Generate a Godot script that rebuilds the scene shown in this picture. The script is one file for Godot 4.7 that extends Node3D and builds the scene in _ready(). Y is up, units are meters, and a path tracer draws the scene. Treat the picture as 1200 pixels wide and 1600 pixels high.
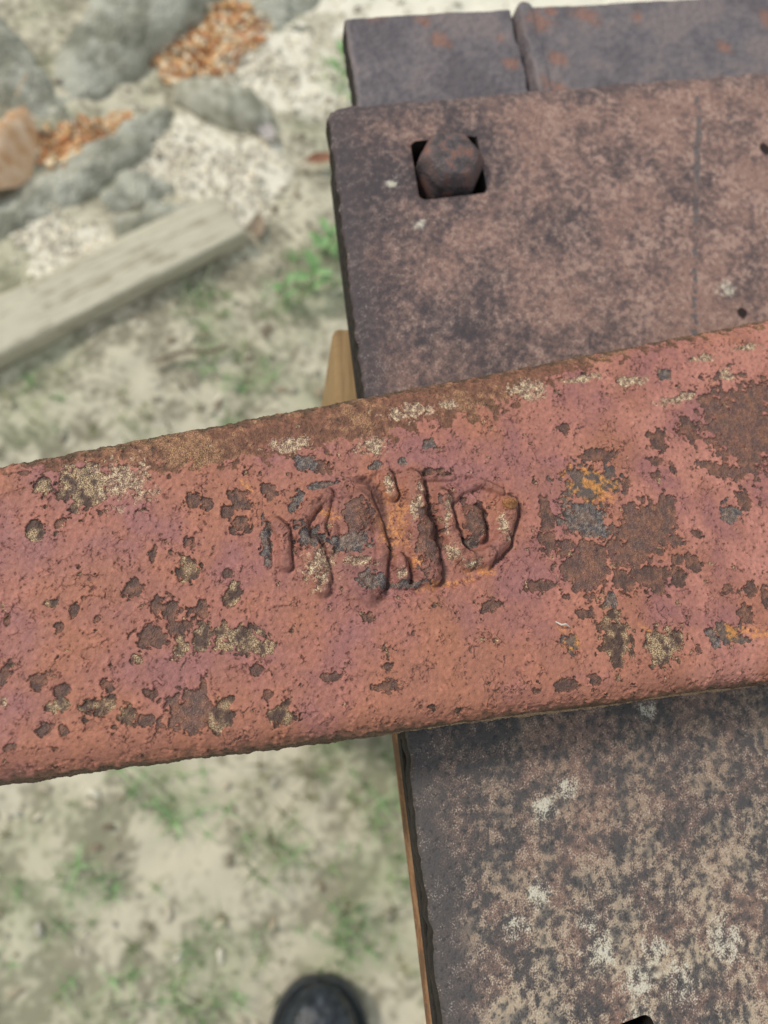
extends Node3D
# A rusted cast bar with raised letters lying across an iron plate on a wooden block, seen from above; sandy ground below.

# worn spots on the bar: x, s (mm from the bar's centre line), half sizes (mm), turn (degrees), kind
const CHIPS = [[-90.9,-35.8,2.4,2.5,0,1], [-94.0,-23.9,2.0,2.8,0,1], [-87.3,-24.8,1.3,2.0,30,0], [-95.6,-41.1,1.5,0.8,0,0], [-80.2,-35.4,6.5,7.0,0,1], [-69.0,-34.7,7.4,7.8,-10,2], [-51.3,-26.2,2.3,2.1,20,0], [-47.5,-23.7,1.6,1.7,0,0], [-38.8,-23.8,3.5,3.1,0,0], [-42.4,-21.3,2.2,1.9,0,0], [-39.4,-17.0,3.1,2.3,0,0], [-55.2,-6.4,2.8,3.5,0,1], [-64.0,-11.9,0.9,2.4,10,0], [-70.4,-2.9,2.2,2.3,0,0], [-54.2,-14.1,1.7,1.5,0,0], [-44.4,3.0,2.3,2.9,20,1], [-53.0,5.5,1.7,3.0,0,0], [-61.3,4.5,4.4,3.2,20,0], [-59.9,9.7,3.2,3.1,0,0], [-66.8,10.7,4.6,2.4,0,0], [-59.8,14.6,2.2,3.8,0,1], [-71.0,15.5,1.5,1.5,0,1], [-53.3,13.0,2.5,3.5,0,1], [-43.2,15.3,7.2,3.5,15,1], [-48.1,16.2,3.4,1.6,0,1], [-40.6,24.0,1.5,1.5,0,0], [-55.0,25.8,1.0,2.0,0,0], [-68.7,24.8,1.5,1.0,10,0], [-79.1,20.9,1.8,1.5,0,0], [-90.0,20.2,2.2,1.3,10,0], [-95.4,16.9,2.3,2.3,0,0], [-103.7,13.4,1.4,2.3,0,0], [-104.3,20.6,1.4,1.4,0,2], [-93.3,23.7,1.6,1.6,0,1], [-90.2,23.6,1.7,1.4,0,1], [-80.8,25.8,4.3,2.1,0,1], [-75.2,28.8,2.2,2.1,0,1], [-70.8,31.3,2.4,1.8,20,0], [-59.7,31.8,6.2,4.9,10,5], [-51.4,34.1,2.5,3.8,20,1], [-35.9,36.8,3.7,3.3,0,1], [-90.8,29.7,1.4,1.1,0,0], [-103.7,31.8,1.4,0.9,0,0], [-94.9,28.9,2.0,1.6,0,0], [-85.7,0.2,1.0,2.1,20,0], [-89.7,4.1,1.3,1.4,0,0], [-91.2,-2.8,1.5,1.0,0,1], [-38.7,30.6,1.4,1.3,0,0], [-44.5,-3.5,1.2,1.5,0,0], [-83.5,-11.4,0.8,0.9,0,0], [-80.1,3.5,1.0,0.9,0,0], [-102.3,-0.4,0.9,1.4,0,0], [-92.9,34.3,0.9,0.6,0,0], [128.6,-24.6,13.7,14.9,0,5], [116.3,-11.3,7.7,2.7,10,5], [139.4,-36.5,7.3,5.0,0,5], [119.2,-35.4,3.3,3.9,0,5], [108.3,-27.1,3.2,4.2,0,0], [96.5,-24.1,4.0,3.2,-30,0], [93.8,-17.6,2.2,1.8,0,0], [92.1,-12.7,2.2,1.6,0,0], [98.6,-14.2,0.9,2.3,0,0], [74.4,-22.1,5.2,2.0,-10,0], [80.8,-11.1,1.3,2.4,10,0], [69.0,-13.2,9.4,6.1,0,4], [64.7,-1.9,10.0,4.6,25,3], [83.9,2.5,9.4,7.6,0,5], [92.0,-1.6,3.9,4.8,0,5], [60.4,12.3,7.8,8.8,0,5], [74.9,9.7,8.4,5.8,-20,5], [80.2,6.8,8.5,5.4,0,5], [52.1,-5.5,2.3,5.8,0,0], [50.9,1.6,3.1,3.7,0,0], [70.5,18.0,4.1,3.2,0,0], [79.6,19.1,5.8,3.8,0,0], [88.3,19.3,2.7,3.5,0,0], [94.9,15.8,2.6,2.5,0,0], [89.9,14.6,2.6,1.7,0,0], [62.8,34.3,4.6,8.0,0,1], [77.1,38.0,6.5,4.8,-25,1], [49.5,32.3,2.7,3.0,0,4], [55.6,25.3,2.8,1.3,15,0], [99.7,38.9,5.5,2.8,10,4], [107.7,40.0,6.4,2.0,8,6], [93.8,39.5,1.9,2.3,0,3], [113.3,3.0,3.1,3.5,-40,3], [119.3,-0.5,2.7,2.9,-20,0], [106.4,34.1,2.1,3.0,0,0], [102.8,25.8,1.9,1.4,0,0], [111.0,28.0,2.2,2.7,0,0], [115.1,30.4,1.7,2.9,0,0], [99.6,7.8,1.7,1.3,0,0], [45.2,44.2,2.9,2.0,0,0], [53.2,44.2,1.9,1.6,0,0], [35.3,44.1,1.1,0.9,0,0], [43.8,15.1,4.8,1.6,-10,0], [54.6,10.5,2.0,1.4,0,0], [64.8,22.6,2.0,1.8,0,3], [87.4,41.4,1.2,1.2,0,0], [66.4,-32.7,1.9,1.6,0,0], [94.0,-46.4,6.4,1.9,-12,2], [106.9,-47.8,2.6,2.0,0,3], [57.8,-48.0,7.4,4.2,-8,2], [77.3,-49.4,6.7,1.4,-10,2], [108.3,-37.9,8.3,1.9,-8,2], [130.1,-44.0,2.4,2.5,0,2], [141.9,-53.7,5.9,1.3,-8,2], [124.0,-51.7,4.8,1.5,-8,2], [-21.4,29.5,2.1,1.0,0,0], [-7.2,34.7,3.0,1.4,0,0], [-5.2,29.4,1.8,0.9,0,0], [-8.2,15.2,2.2,1.5,0,0], [4.5,42.3,1.1,0.7,0,0], [27.9,18.2,3.1,1.7,-20,0], [-21.8,-39.7,7.6,3.1,-10,2], [3.1,-35.5,5.1,3.0,0,2], [17.5,-44.9,8.1,3.1,-10,2], [30.4,-45.9,4.2,1.8,0,2], [-12.7,-30.9,2.7,2.3,0,0], [21.5,-34.0,2.0,1.7,0,3], [2.8,-28.7,2.3,1.2,-25,3], [11.5,-29.4,1.6,1.1,0,3], [22.0,-24.5,3.6,1.1,0,0], [-18.0,-32.5,2.8,2.5,0,3], [-29.6,-25.4,2.2,2.0,0,0], [-22.6,-21.1,1.5,3.4,30,3], [-14.1,-25.3,4.2,1.0,-12,3], [-32.7,-10.3,1.4,5.7,-3,3], [-18.7,-2.7,4.8,6.8,10,2], [-20.7,-10.3,4.4,3.1,20,3], [-7.4,-1.2,4.8,1.9,5,2], [-9.1,-6.9,5.6,3.1,0,3], [-5.8,5.2,3.7,2.3,0,3], [6.1,-22.8,1.4,3.7,0,2], [12.9,-14.6,2.0,5.3,12,2], [21.1,-10.2,1.4,4.9,10,2], [20.5,0.8,3.1,2.4,40,2], [26.1,5.6,3.5,1.4,0,2], [37.6,-3.6,1.6,4.9,-15,2], [4.0,4.9,1.5,1.9,0,2], [3.2,-10.0,4.6,8.7,-12,6], [7.5,-12.3,2.3,6.0,0,6], [9.2,1.9,2.7,2.3,0,6], [15.3,9.7,7.6,1.3,-8,6], [27.6,7.8,4.3,1.6,0,6], [26.6,-1.3,2.4,1.6,0,3], [4.1,7.8,5.6,1.1,-6,3], [-12.3,-15.4,4.1,2.8,0,6], [-35.4,-27.9,4.0,0.8,35,6], [73.6,33.3,2.4,0.8,30,6], [48.1,28.8,1.6,2.6,-30,6], [74.2,-8.6,3.8,3.0,0,6], [30.5,-7.8,3.2,6.1,0,0], [-5.8,-14.4,4.5,4.4,0,5], [14.4,-5.2,3.3,9.9,8,5]]
# raised letters: letter, radius (mm), height (mm), then points of the stroke (mm)
const STROKES = [[0,1.84,0.80,-29.4,-15.3,-27.6,-12.8,-28.6,-3.3], [0,1.08,0.35,-32.4,-16.2,-33.4,-4.1], [1,1.73,0.70,-12.9,-22.0,-17.7,-19.5,-21.9,-14.6,-21.9,-10.1,-18.4,-6.0,-17.9,2.9], [1,2.19,0.70,-19.7,-8.0,-20.8,-2.0,-19.5,5.2], [1,1.04,0.50,-13.3,-19.7,-16.3,-12.9,-15.1,-5.5], [2,1.74,0.90,-9.1,-21.4,-1.7,-20.3,0.0,-11.2,0.1,-3.0,-2.8,6.7], [2,6.28,0.75,-5.4,-17.6,-6.2,-5.8,-8.7,3.9], [2,4.35,1.15,-5.2,-16.2,-5.0,-13.4], [2,1.21,0.50,-10.2,-20.2,-12.4,-13.2,-13.7,-7.0], [2,2.03,0.80,-10.4,-0.3,-2.8,2.7], [2,1.01,0.50,-11.0,4.9,-2.5,7.6], [3,2.98,1.20,13.5,-22.4,12.9,-14.8,12.5,-7.5], [3,3.99,1.35,12.2,-8.4,12.0,-0.2,11.9,5.1], [3,1.79,0.90,6.2,-24.8,6.1,-19.2], [3,1.30,1.10,4.7,-0.1,4.3,2.1], [3,2.25,1.15,4.3,2.1,3.8,6.3], [3,0.85,0.60,0.9,7.7,6.4,8.7,13.8,7.2], [3,0.91,0.40,15.2,-23.1,26.2,-22.0], [4,2.45,1.25,21.1,-16.5,21.0,-8.0,21.5,-0.5,24.1,4.0,30.0,4.1,36.2,-0.0,39.9,-7.0,41.2,-10.6], [4,1.18,0.50,23.0,-14.3,27.0,-17.5,34.0,-18.9,39.7,-15.2], [4,2.74,1.00,29.7,-9.5,29.2,-3.5]]

const BAR_TEX := Vector2i(2048, 1280)
const BAR_X0 := -130.0
const BAR_W := 300.0
const BAR_S0 := -95.0
const BAR_H := 190.0
const PLATE_TEX := Vector2i(1280, 1720)
const GROUND_TEX := 1280

var rng := RandomNumberGenerator.new()

func numbered(called: String) -> String:
	var n := called
	var k := 0
	while has_node(NodePath(n)):
		k += 1
		n = "%s_%03d" % [called, k]
	return n

func tag(o: Node, label: String, category: String, group := "") -> void:
	o.set_meta("label", label)
	o.set_meta("category", category)
	if group:
		o.set_meta("group", group)

func thing(called: String, label: String, category: String, at: Vector3, group := "") -> Node3D:
	var o := Node3D.new()
	o.name = numbered(called)
	add_child(o)
	o.position = at
	tag(o, label, category, group)
	return o

func put(called: String, mesh: Mesh, mat: Material, parent: Node = self, at := Vector3.ZERO) -> MeshInstance3D:
	var o := MeshInstance3D.new()
	o.name = called
	o.mesh = mesh
	o.material_override = mat
	o.position = at
	parent.add_child(o, true)
	return o

func noise(freq: float, oct: int, sd: int, kind := FastNoiseLite.TYPE_SIMPLEX_SMOOTH) -> FastNoiseLite:
	var n := FastNoiseLite.new()
	n.noise_type = kind
	n.seed = sd
	n.frequency = freq
	n.fractal_type = FastNoiseLite.FRACTAL_FBM if oct > 1 else FastNoiseLite.FRACTAL_NONE
	n.fractal_octaves = oct
	return n

func cells(freq: float, sd: int, ret: int, warp := 0.0) -> FastNoiseLite:
	var n := FastNoiseLite.new()
	n.noise_type = FastNoiseLite.TYPE_CELLULAR
	n.seed = sd
	n.frequency = freq
	n.fractal_type = FastNoiseLite.FRACTAL_NONE
	n.cellular_return_type = ret
	n.cellular_jitter = 1.0
	if warp > 0.0:
		n.domain_warp_enabled = true
		n.domain_warp_amplitude = warp
		n.domain_warp_frequency = freq * 1.3
		n.domain_warp_fractal_octaves = 3
	return n

func bytes(n: FastNoiseLite, w: int, h: int) -> PackedByteArray:
	return n.get_image(w, h, false, false, true).get_data()

func tex(data: PackedByteArray, w: int, h: int, f: int) -> ImageTexture:
	return ImageTexture.create_from_image(Image.create_from_data(w, h, false, f, data))

func mat_plain(c: Color, rough := 0.8) -> StandardMaterial3D:
	var m := StandardMaterial3D.new()
	m.albedo_color = c
	m.roughness = rough
	return m

func mat_vertex(rough := 0.9) -> StandardMaterial3D:
	var m := StandardMaterial3D.new()
	m.vertex_color_use_as_albedo = true
	m.roughness = rough
	return m

# noise-coloured material with relief, looked up by position
func mat_noise(c1: Color, c2: Color, c3: Color, scale: float, rough: float, relief: float, sd: int, spots := 0, spot := Color.WHITE, spot_size := 10.0) -> StandardMaterial3D:
	var m := StandardMaterial3D.new()
	var w := 512
	var a := noise(0.012, 5, sd).get_seamless_image(w, w).get_data()
	var b := noise(0.09, 3, sd + 1).get_seamless_image(w, w).get_data()
	var out := PackedByteArray()
	out.resize(w * w * 3)
	for i in w * w:
		var t := clampf((a[i] / 255.0 - 0.5) * 2.4 + 0.5 + (b[i] / 255.0 - 0.5) * 0.9, 0.0, 1.0)
		var c := c1.lerp(c2, t * 2.0) if t < 0.5 else c2.lerp(c3, t * 2.0 - 1.0)
		out[i * 3] = int(c.r * 255)
		out[i * 3 + 1] = int(c.g * 255)
		out[i * 3 + 2] = int(c.b * 255)
	rng.seed = sd
	for k in spots:
		var cx := rng.randi_range(20, w - 20)
		var cy := rng.randi_range(20, w - 20)
		var R := spot_size * rng.randf_range(0.35, 1.1)
		for y in range(maxi(0, int(cy - R * 1.6)), mini(w, int(cy + R * 1.6))):
			for x in range(maxi(0, int(cx - R * 1.6)), mini(w, int(cx + R * 1.6))):
				var i := y * w + x
				var d := Vector2(x - cx, y - cy).length() / R + (a[i] / 255.0 - 0.5) * 1.4 + (b[i] / 255.0 - 0.5) * 0.8
				var q := clampf((1.0 - d) * 1.6, 0.0, 1.0) * 0.75
				out[i * 3] = int(lerpf(out[i * 3], spot.r * 255, q))
				out[i * 3 + 1] = int(lerpf(out[i * 3 + 1], spot.g * 255, q))
				out[i * 3 + 2] = int(lerpf(out[i * 3 + 2], spot.b * 255, q))
	m.albedo_texture = tex(out, w, w, Image.FORMAT_RGB8)
	m.roughness = rough
	m.uv1_triplanar = true
	m.uv1_world_triplanar = true
	m.uv1_scale = Vector3.ONE * scale
	if relief > 0.0:
		m.heightmap_enabled = true
		m.heightmap_texture = tex(b, w, w, Image.FORMAT_L8)
		m.heightmap_scale = relief
	return m

# smooth mesh over an nx by ny lattice; ids (one per cell) picks the cells that belong to it
func lattice(nx: int, ny: int, p: PackedVector3Array, uv: PackedVector2Array, ids := PackedByteArray(), id := 0, col := PackedColorArray(), wrap := false) -> ArrayMesh:
	var n := PackedVector3Array()
	n.resize(nx * ny)
	for j in ny:
		var j0 := maxi(j - 1, 0) * nx
		var j1 := mini(j + 1, ny - 1) * nx
		if wrap:
			j0 = ((j - 1 + ny - 1) % (ny - 1)) * nx
			j1 = ((j + 1) % (ny - 1)) * nx
		for i in nx:
			var du := p[j * nx + mini(i + 1, nx - 1)] - p[j * nx + maxi(i - 1, 0)]
			n[j * nx + i] = (p[j1 + i] - p[j0 + i]).cross(du).normalized()
	var idx := PackedInt32Array()
	var some := ids.size() > 0
	idx.resize((ids.count(id) if some else (nx - 1) * (ny - 1)) * 6)
	var at := 0
	for j in ny - 1:
		for i in nx - 1:
			if some and ids[j * (nx - 1) + i] != id:
				continue
			var a := j * nx + i
			idx[at] = a
			idx[at + 1] = a + 1
			idx[at + 2] = a + nx + 1
			idx[at + 3] = a
			idx[at + 4] = a + nx + 1
			idx[at + 5] = a + nx
			at += 6
	if some and id > 0:
		var map := {}
		var p2 := PackedVector3Array()
		var n2 := PackedVector3Array()
		var u2 := PackedVector2Array()
		for k in idx.size():
			var v := idx[k]
			if not map.has(v):
				map[v] = p2.size()
				p2.append(p[v])
				n2.append(n[v])
				u2.append(uv[v])
			idx[k] = map[v]
		p = p2
		n = n2
		uv = u2
	var arr := []
	arr.resize(Mesh.ARRAY_MAX)
	arr[Mesh.ARRAY_VERTEX] = p
	arr[Mesh.ARRAY_NORMAL] = n
	if uv.size():
		arr[Mesh.ARRAY_TEX_UV] = uv
	if col.size():
		arr[Mesh.ARRAY_COLOR] = col
	arr[Mesh.ARRAY_INDEX] = idx
	var m := ArrayMesh.new()
	if idx.size():
		m.add_surface_from_arrays(Mesh.PRIMITIVE_TRIANGLES, arr)
	return m

func quad(st: SurfaceTool, a: Vector3, b: Vector3, c: Vector3, d: Vector3) -> void:
	for v in [a, b, c, a, c, d]:
		st.add_vertex(v)

func fold(x: float) -> float:
	var t := fposmod(x, 2.0)
	return t if t <= 1.0 else 2.0 - t

# block with chamfered edges and slightly uneven faces, centre at the middle of its base
func block(size: Vector3, cham: float, rough: float, sd: int, seg := 10) -> ArrayMesh:
	var st := SurfaceTool.new()
	st.begin(Mesh.PRIMITIVE_TRIANGLES)
	var n := noise(9.0, 3, sd)
	var h := size * 0.5
	var point := func(f: int, u: float, v: float) -> Vector3:
		var q := Vector3.ZERO
		match f:
			0: q = Vector3(u, 1, v)
			1: q = Vector3(u, -1, -v)
			2: q = Vector3(1, -u, v)
			3: q = Vector3(-1, u, v)
			4: q = Vector3(u, -v, 1)
			5: q = Vector3(u, v, -1)
		var r := q * h
		var inner := Vector3(clampf(r.x, -h.x + cham, h.x - cham), clampf(r.y, -h.y + cham, h.y - cham), clampf(r.z, -h.z + cham, h.z - cham))
		var d := r - inner
		if d.length() > 0.0:
			d = d.normalized() * minf(cham, d.length())
		r = inner + d
		r += (r / h).normalized() * n.get_noise_3dv(r) * rough
		return r + Vector3(0, h.y, 0)
	var lens := [Vector2(size.x, size.z), Vector2(size.x, size.z), Vector2(size.y, size.z), Vector2(size.y, size.z), Vector2(size.x, size.y), Vector2(size.x, size.y)]
	for f in 6:
		var us := [-1.0]
		var vs := [-1.0]
		for k in range(0, seg + 1):
			us.append(lerpf(-1.0 + 2.0 * cham / lens[f].x, 1.0 - 2.0 * cham / lens[f].x, k / float(seg)))
			vs.append(lerpf(-1.0 + 2.0 * cham / lens[f].y, 1.0 - 2.0 * cham / lens[f].y, k / float(seg)))
		us.append(1.0)
		vs.append(1.0)
		for j in vs.size() - 1:
			for i in us.size() - 1:
				quad(st, point.call(f, us[i], vs[j]), point.call(f, us[i + 1], vs[j]), point.call(f, us[i + 1], vs[j + 1]), point.call(f, us[i], vs[j + 1]))
	st.index()
	st.generate_normals()
	return st.commit()

# tapered, bumpy tube through the points
func tube(pts: Array, radii: Array, around: int, steps: int, bump: float, sd: int, squash := 1.0) -> ArrayMesh:
	var c := Curve3D.new()
	for i in pts.size():
		var t: Vector3 = (pts[mini(i + 1, pts.size() - 1)] - pts[maxi(i - 1, 0)]) * 0.17
		c.add_point(pts[i], -t, t)
	c.bake_interval = 0.01
	var L := c.get_baked_length()
	var n := noise(14.0, 4, sd)
	var p := PackedVector3Array()
	var uv := PackedVector2Array()
	for j in around + 1:
		for i in steps + 1:
			var f := i / float(steps)
			var o := c.sample_baked(f * L)
			var dir := (c.sample_baked(minf(f * L + 0.02, L)) - c.sample_baked(maxf(f * L - 0.02, 0.0))).normalized()
			var side := dir.cross(Vector3.UP).normalized()
			var up := side.cross(dir)
			var k := f * (radii.size() - 1)
			var r: float = lerpf(radii[int(k)], radii[mini(int(k) + 1, radii.size() - 1)], k - int(k))
			r *= sqrt(maxf(0.0, 1.0 - pow(maxf(0.0, (f - 0.93) / 0.07), 2.0))) * sqrt(maxf(0.0, 1.0 - pow(maxf(0.0, (0.05 - f) / 0.05), 2.0)))
			var a := -TAU * (j % around) / around
			var q := o + side * cos(a) * r + up * sin(a) * r * squash
			q += (q - o).normalized() * n.get_noise_3dv(q * Vector3(1, 1, 1)) * bump * minf(1.0, r * 40.0)
			p.append(q)
			uv.append(Vector2(f, j / float(around)))
	return lattice(steps + 1, around + 1, p, uv, PackedByteArray(), 0, PackedColorArray(), true)

# ---------------------------------------------------------------- the bar

func bar_far(x: float) -> float:
	return 54.0 + 0.079 * x

func bar_near(x: float) -> float:
	return 48.7 + 0.072 * x

func band(x: float) -> float:   # how far the paint is gone along the far edge
	var xs := [-140.0, -96.0, -90.0, -60.0, -25.0, 10.0, 50.0, 66.0, 80.0, 100.0, 120.0, 180.0]
	var ys := [2.0, 2.0, 6.0, 13.5, 16.0, 16.5, 15.0, 10.0, 6.5, 4.0, 3.0, 3.0]
	for i in xs.size() - 1:
		if x < xs[i + 1]:
			return lerpf(ys[i], ys[i + 1], clampf((x - xs[i]) / (xs[i + 1] - xs[i]), 0.0, 1.0))
	return 3.0

func make_bar() -> void:
	var W := BAR_TEX.x
	var H := BAR_TEX.y
	var k := W / BAR_W                                # texels per mm
	var warp := bytes(noise(0.028, 4, 11), W, H)
	var low := bytes(noise(0.0035, 4, 12), W, H)
	var tone := bytes(noise(0.006, 5, 13), W, H)
	var grain := bytes(noise(0.34, 2, 14), W, H)
	var chiplet := bytes(cells(0.12, 18, FastNoiseLite.RETURN_CELL_VALUE, 3.0), W, H)
	var flake := bytes(cells(0.06, 15, FastNoiseLite.RETURN_CELL_VALUE, 9.0), W, H)
	var crack := bytes(cells(0.06, 15, FastNoiseLite.RETURN_DISTANCE2_SUB, 9.0), W, H)
	var pit := bytes(noise(0.075, 3, 16), W, H)
	var worn := bytes(noise(0.02, 4, 17), W, H)
	# rasterise the worn spots
	var kind := PackedByteArray()
	kind.resize(W * H)
	var share := PackedByteArray()
	share.resize(W * H)
	var seed_at := 0
	for c in CHIPS:
		seed_at += 1
		var cx: float = (c[0] - BAR_X0) * k
		var cy: float = (c[1] - BAR_S0) * k
		var rx: float = c[2] * k * 1.08
		var ry: float = c[3] * k * 1.08
		var a := deg_to_rad(c[4] + 9.0)
		var ca := cos(a)
		var sa := sin(a)
		var R := int(maxf(rx, ry) * 1.6) + 2
		var soft := 0.5 if c[5] == 2 or c[5] == 6 else 0.07
		for y in range(maxi(0, int(cy) - R), mini(H, int(cy) + R)):
			for x in range(maxi(0, int(cx) - R), mini(W, int(cx) + R)):
				var dx := x - cx
				var dy := y - cy
				var u := (dx * ca + dy * sa) / rx
				var v := (dy * ca - dx * sa) / ry
				var i := y * W + x
				var d := sqrt(u * u + v * v)
				if d > 1.75:
					continue
				d += (warp[i] / 255.0 - 0.5) * 0.7 + (flake[i] / 255.0 - 0.5) * 0.6 + (chiplet[i] / 255.0 - 0.5) * 0.55
				var t := clampf((1.0 - d) / soft, 0.0, 1.0)
				if t > 0.0 and t * 255 >= share[i] * 0.8:
					share[i] = int(t * 255)
					kind[i] = c[5] + 1
	# rasterise the letters
	var lift := PackedFloat32Array()
	lift.resize(W * H)
	var letter := PackedByteArray()
	letter.resize(W * H)
	var trench := PackedByteArray()
	trench.resize(W * H)
	for s in STROKES:
		var r: float = s[1] * k
		var hh: float = s[2]
		for q in range(3, s.size() - 3, 2):
			var ax: float = (s[q] - BAR_X0) * k
			var ay: float = (s[q + 1] - BAR_S0) * k
			var bx: float = (s[q + 2] - BAR_X0) * k
			var by: float = (s[q + 3] - BAR_S0) * k
			var ex := bx - ax
			var ey := by - ay
			var l2 := maxf(ex * ex + ey * ey, 0.01)
			var R := r * 1.7 + 3.0
			for y in range(int(minf(ay, by) - R), int(maxf(ay, by) + R)):
				for x in range(int(minf(ax, bx) - R), int(maxf(ax, bx) + R)):
					var t := clampf(((x - ax) * ex + (y - ay) * ey) / l2, 0.0, 1.0)
					var dx := x - ax - ex * t
					var dy := y - ay - ey * t
					var i := y * W + x
					var d := sqrt(dx * dx + dy * dy) / r + (warp[i] / 255.0 - 0.5) * 0.40 + (chiplet[i] / 255.0 - 0.5) * 0.10
					if d > 1.7:
						continue
					# crevice at the foot of the stroke, deepest on the right; also masks painted shade
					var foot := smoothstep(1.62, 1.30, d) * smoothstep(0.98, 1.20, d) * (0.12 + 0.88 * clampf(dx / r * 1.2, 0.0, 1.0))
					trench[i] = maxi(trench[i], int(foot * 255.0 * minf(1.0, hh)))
					# steep flank, rounded crown
					var e := smoothstep(1.34, 0.62, d) * (1.0 - 0.26 * minf(d, 1.0) * minf(d, 1.0)) * hh * (0.72 + 0.56 * worn[i] / 255.0)
					if e > lift[i]:
						lift[i] = e
						if d < 1.1:
							letter[i] = s[0] + 1
	# colour and relief
	var rgb := PackedByteArray()
	rgb.resize(W * H * 3)
	var fine := PackedByteArray()
	fine.resize(W * H)
	var disp := PackedFloat32Array()
	disp.resize(W * H)
	for y in H:
		var sv := BAR_S0 + y / k
		for x in W:
			var i := y * W + x
			var xv := BAR_X0 + x / k
			var lo := low[i] / 255.0
			var to := tone[i] / 255.0
			var gr := grain[i] / 255.0 - 0.5
			var wp := warp[i] / 255.0
			var pt := pit[i] / 255.0
			var wn := worn[i] / 255.0
			var fl := flake[i] / 255.0
			var e_far := bar_far(xv) + sv          # mm from the far edge
			var e_near := bar_near(xv) - sv
			# paint: mauve rose to tan
			var t := clampf((to - 0.5) * 2.6 + 0.5, 0.0, 1.0)
			var r := lerpf(155.0, 167.0, t)
			var g := lerpf(103.0, 109.0, t)
			var b := lerpf(98.0, 94.0, t)
			var tan_ := clampf((lo - 0.5) * 2.6 + 0.30 + clampf(1.0 - e_near / 24.0, 0.0, 0.9) * 0.9, 0.0, 1.0) * 0.7
			r = lerpf(r, 168.0, tan_)
			g = lerpf(g, 110.0, tan_)
			b = lerpf(b, 85.0, tan_)
			var pale := clampf((xv - 35.0) / 60.0, 0.0, 1.0) * clampf((to - 0.40) * 3.0, 0.0, 1.0)
			r = lerpf(r, 186.0, pale * 0.7)
			g = lerpf(g, 127.0, pale * 0.7)
			b = lerpf(b, 114.0, pale * 0.7)
			var cl := chiplet[i] / 255.0
			var rough_zone := clampf((wn - 0.42) * 4.0, 0.0, 1.0) * 0.8 + 0.2
			# dents and lifted flakes
			var lift_f := (fl - 0.5) * rough_zone * 1.15 + (cl - 0.5) * 0.85 * rough_zone
			var h := 0.5 + lift_f * 0.35 + gr * 0.12 + (pt - 0.5) * (0.16 + 0.26 * rough_zone) + (wp - 0.5) * 0.16
			var ck := crack[i] / 255.0
			var crev := 0.0
			if ck < 0.11:
				crev = (0.11 - ck) * 9.0 * rough_zone * clampf((pt - 0.42) * 5.0, 0.0, 1.0) * clampf((0.62 - to) * 6.0, 0.0, 1.0)
				r *= 1.0 - 0.42 * crev
				g *= 1.0 - 0.46 * crev
				b *= 1.0 - 0.44 * crev
				h -= 0.2 * crev
			var m := 1.0 + gr * 0.14 + (pt - 0.5) * 0.22 + (fl - 0.5) * 0.09 * rough_zone + (cl - 0.5) * 0.06
			r *= m
			g *= m
			b *= m
			var depth := 0.0
			# pinholes
			var ph := pt + gr * 0.10
			var lim := 0.215 + 0.10 * rough_zone
			if ph < lim:
				var q := clampf((lim - ph) * 12.0, 0.0, 1.0)
				r = lerpf(r, 108.0, q * 0.7)
				g = lerpf(g, 66.0, q * 0.7)
				b = lerpf(b, 60.0, q * 0.7)
				h -= 0.3 * q
				depth = 0.35 * q
			var k_now := kind[i]
			var cov := share[i] / 255.0
			# scattered small losses
			var sc := wn + (fl - 0.5) * 0.20 + (cl - 0.5) * 0.30 + (pt - 0.5) * 0.25
			if cov == 0.0 and sc > 0.88:
				cov = clampf((sc - 0.88) * 22.0, 0.0, 1.0)
				k_now = 2 if fl > 0.6 else 1
			# bare iron along the far edge
			var bw := e_far - band(xv) + (wp - 0.5) * 9.0 + (fl - 0.5) * 4.0 + (cl - 0.5) * 2.0
			if bw < 0.0 and cov < 0.5 and e_far > -26.0:
				cov = clampf(-bw * 2.5, 0.0, 1.0)
				k_now = 10
			if cov > 0.0:
				var cr := 104.0
				var cg := 84.0
				var cb := 76.0
				var speck := 0.0
				# brown, grey and violet clouds in the bare iron
				var cloud := clampf((wp - 0.5) * 2.4 + 0.5, 0.0, 1.0)
				match k_now:
					2:
						speck = clampf((wp * 0.6 + (1.0 - to) * 0.3 + 0.15 - 0.50) * 6.0, 0.0, 1.0) * clampf(gr * 5.0 + 0.6, 0.0, 1.0)
						cr = lerpf(lerpf(84.0, 122.0, cloud), 196.0, speck); cg = lerpf(lerpf(64.0, 88.0, cloud), 172.0, speck); cb = lerpf(lerpf(56.0, 66.0, cloud), 136.0, speck)
					3:
						speck = clampf(gr * 4.5 + 0.35 + (pt - 0.5) * 2.6, 0.0, 1.0)
						cr = lerpf(132.0, 206.0, speck); cg = lerpf(98.0, 186.0, speck); cb = lerpf(84.0, 152.0, speck)
					4:
						speck = clampf(gr * 2.5 + (pt - 0.5) * 1.6 + 0.4, 0.0, 1.0)
						cr = lerpf(lerpf(76.0, 112.0, cloud), 148.0, speck * 0.7); cg = lerpf(lerpf(70.0, 86.0, cloud), 134.0, speck * 0.7); cb = lerpf(lerpf(74.0, 76.0, cloud), 120.0, speck * 0.7)
					5:
						speck = clampf((wp - 0.46) * 5.0 + (pt - 0.5) * 2.0 + gr * 0.8, 0.0, 1.0)
						cr = lerpf(lerpf(92.0, 118.0, fl), 186.0, speck); cg = lerpf(lerpf(80.0, 96.0, fl), 128.0, speck); cb = lerpf(lerpf(78.0, 84.0, fl), 74.0, speck)
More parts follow.
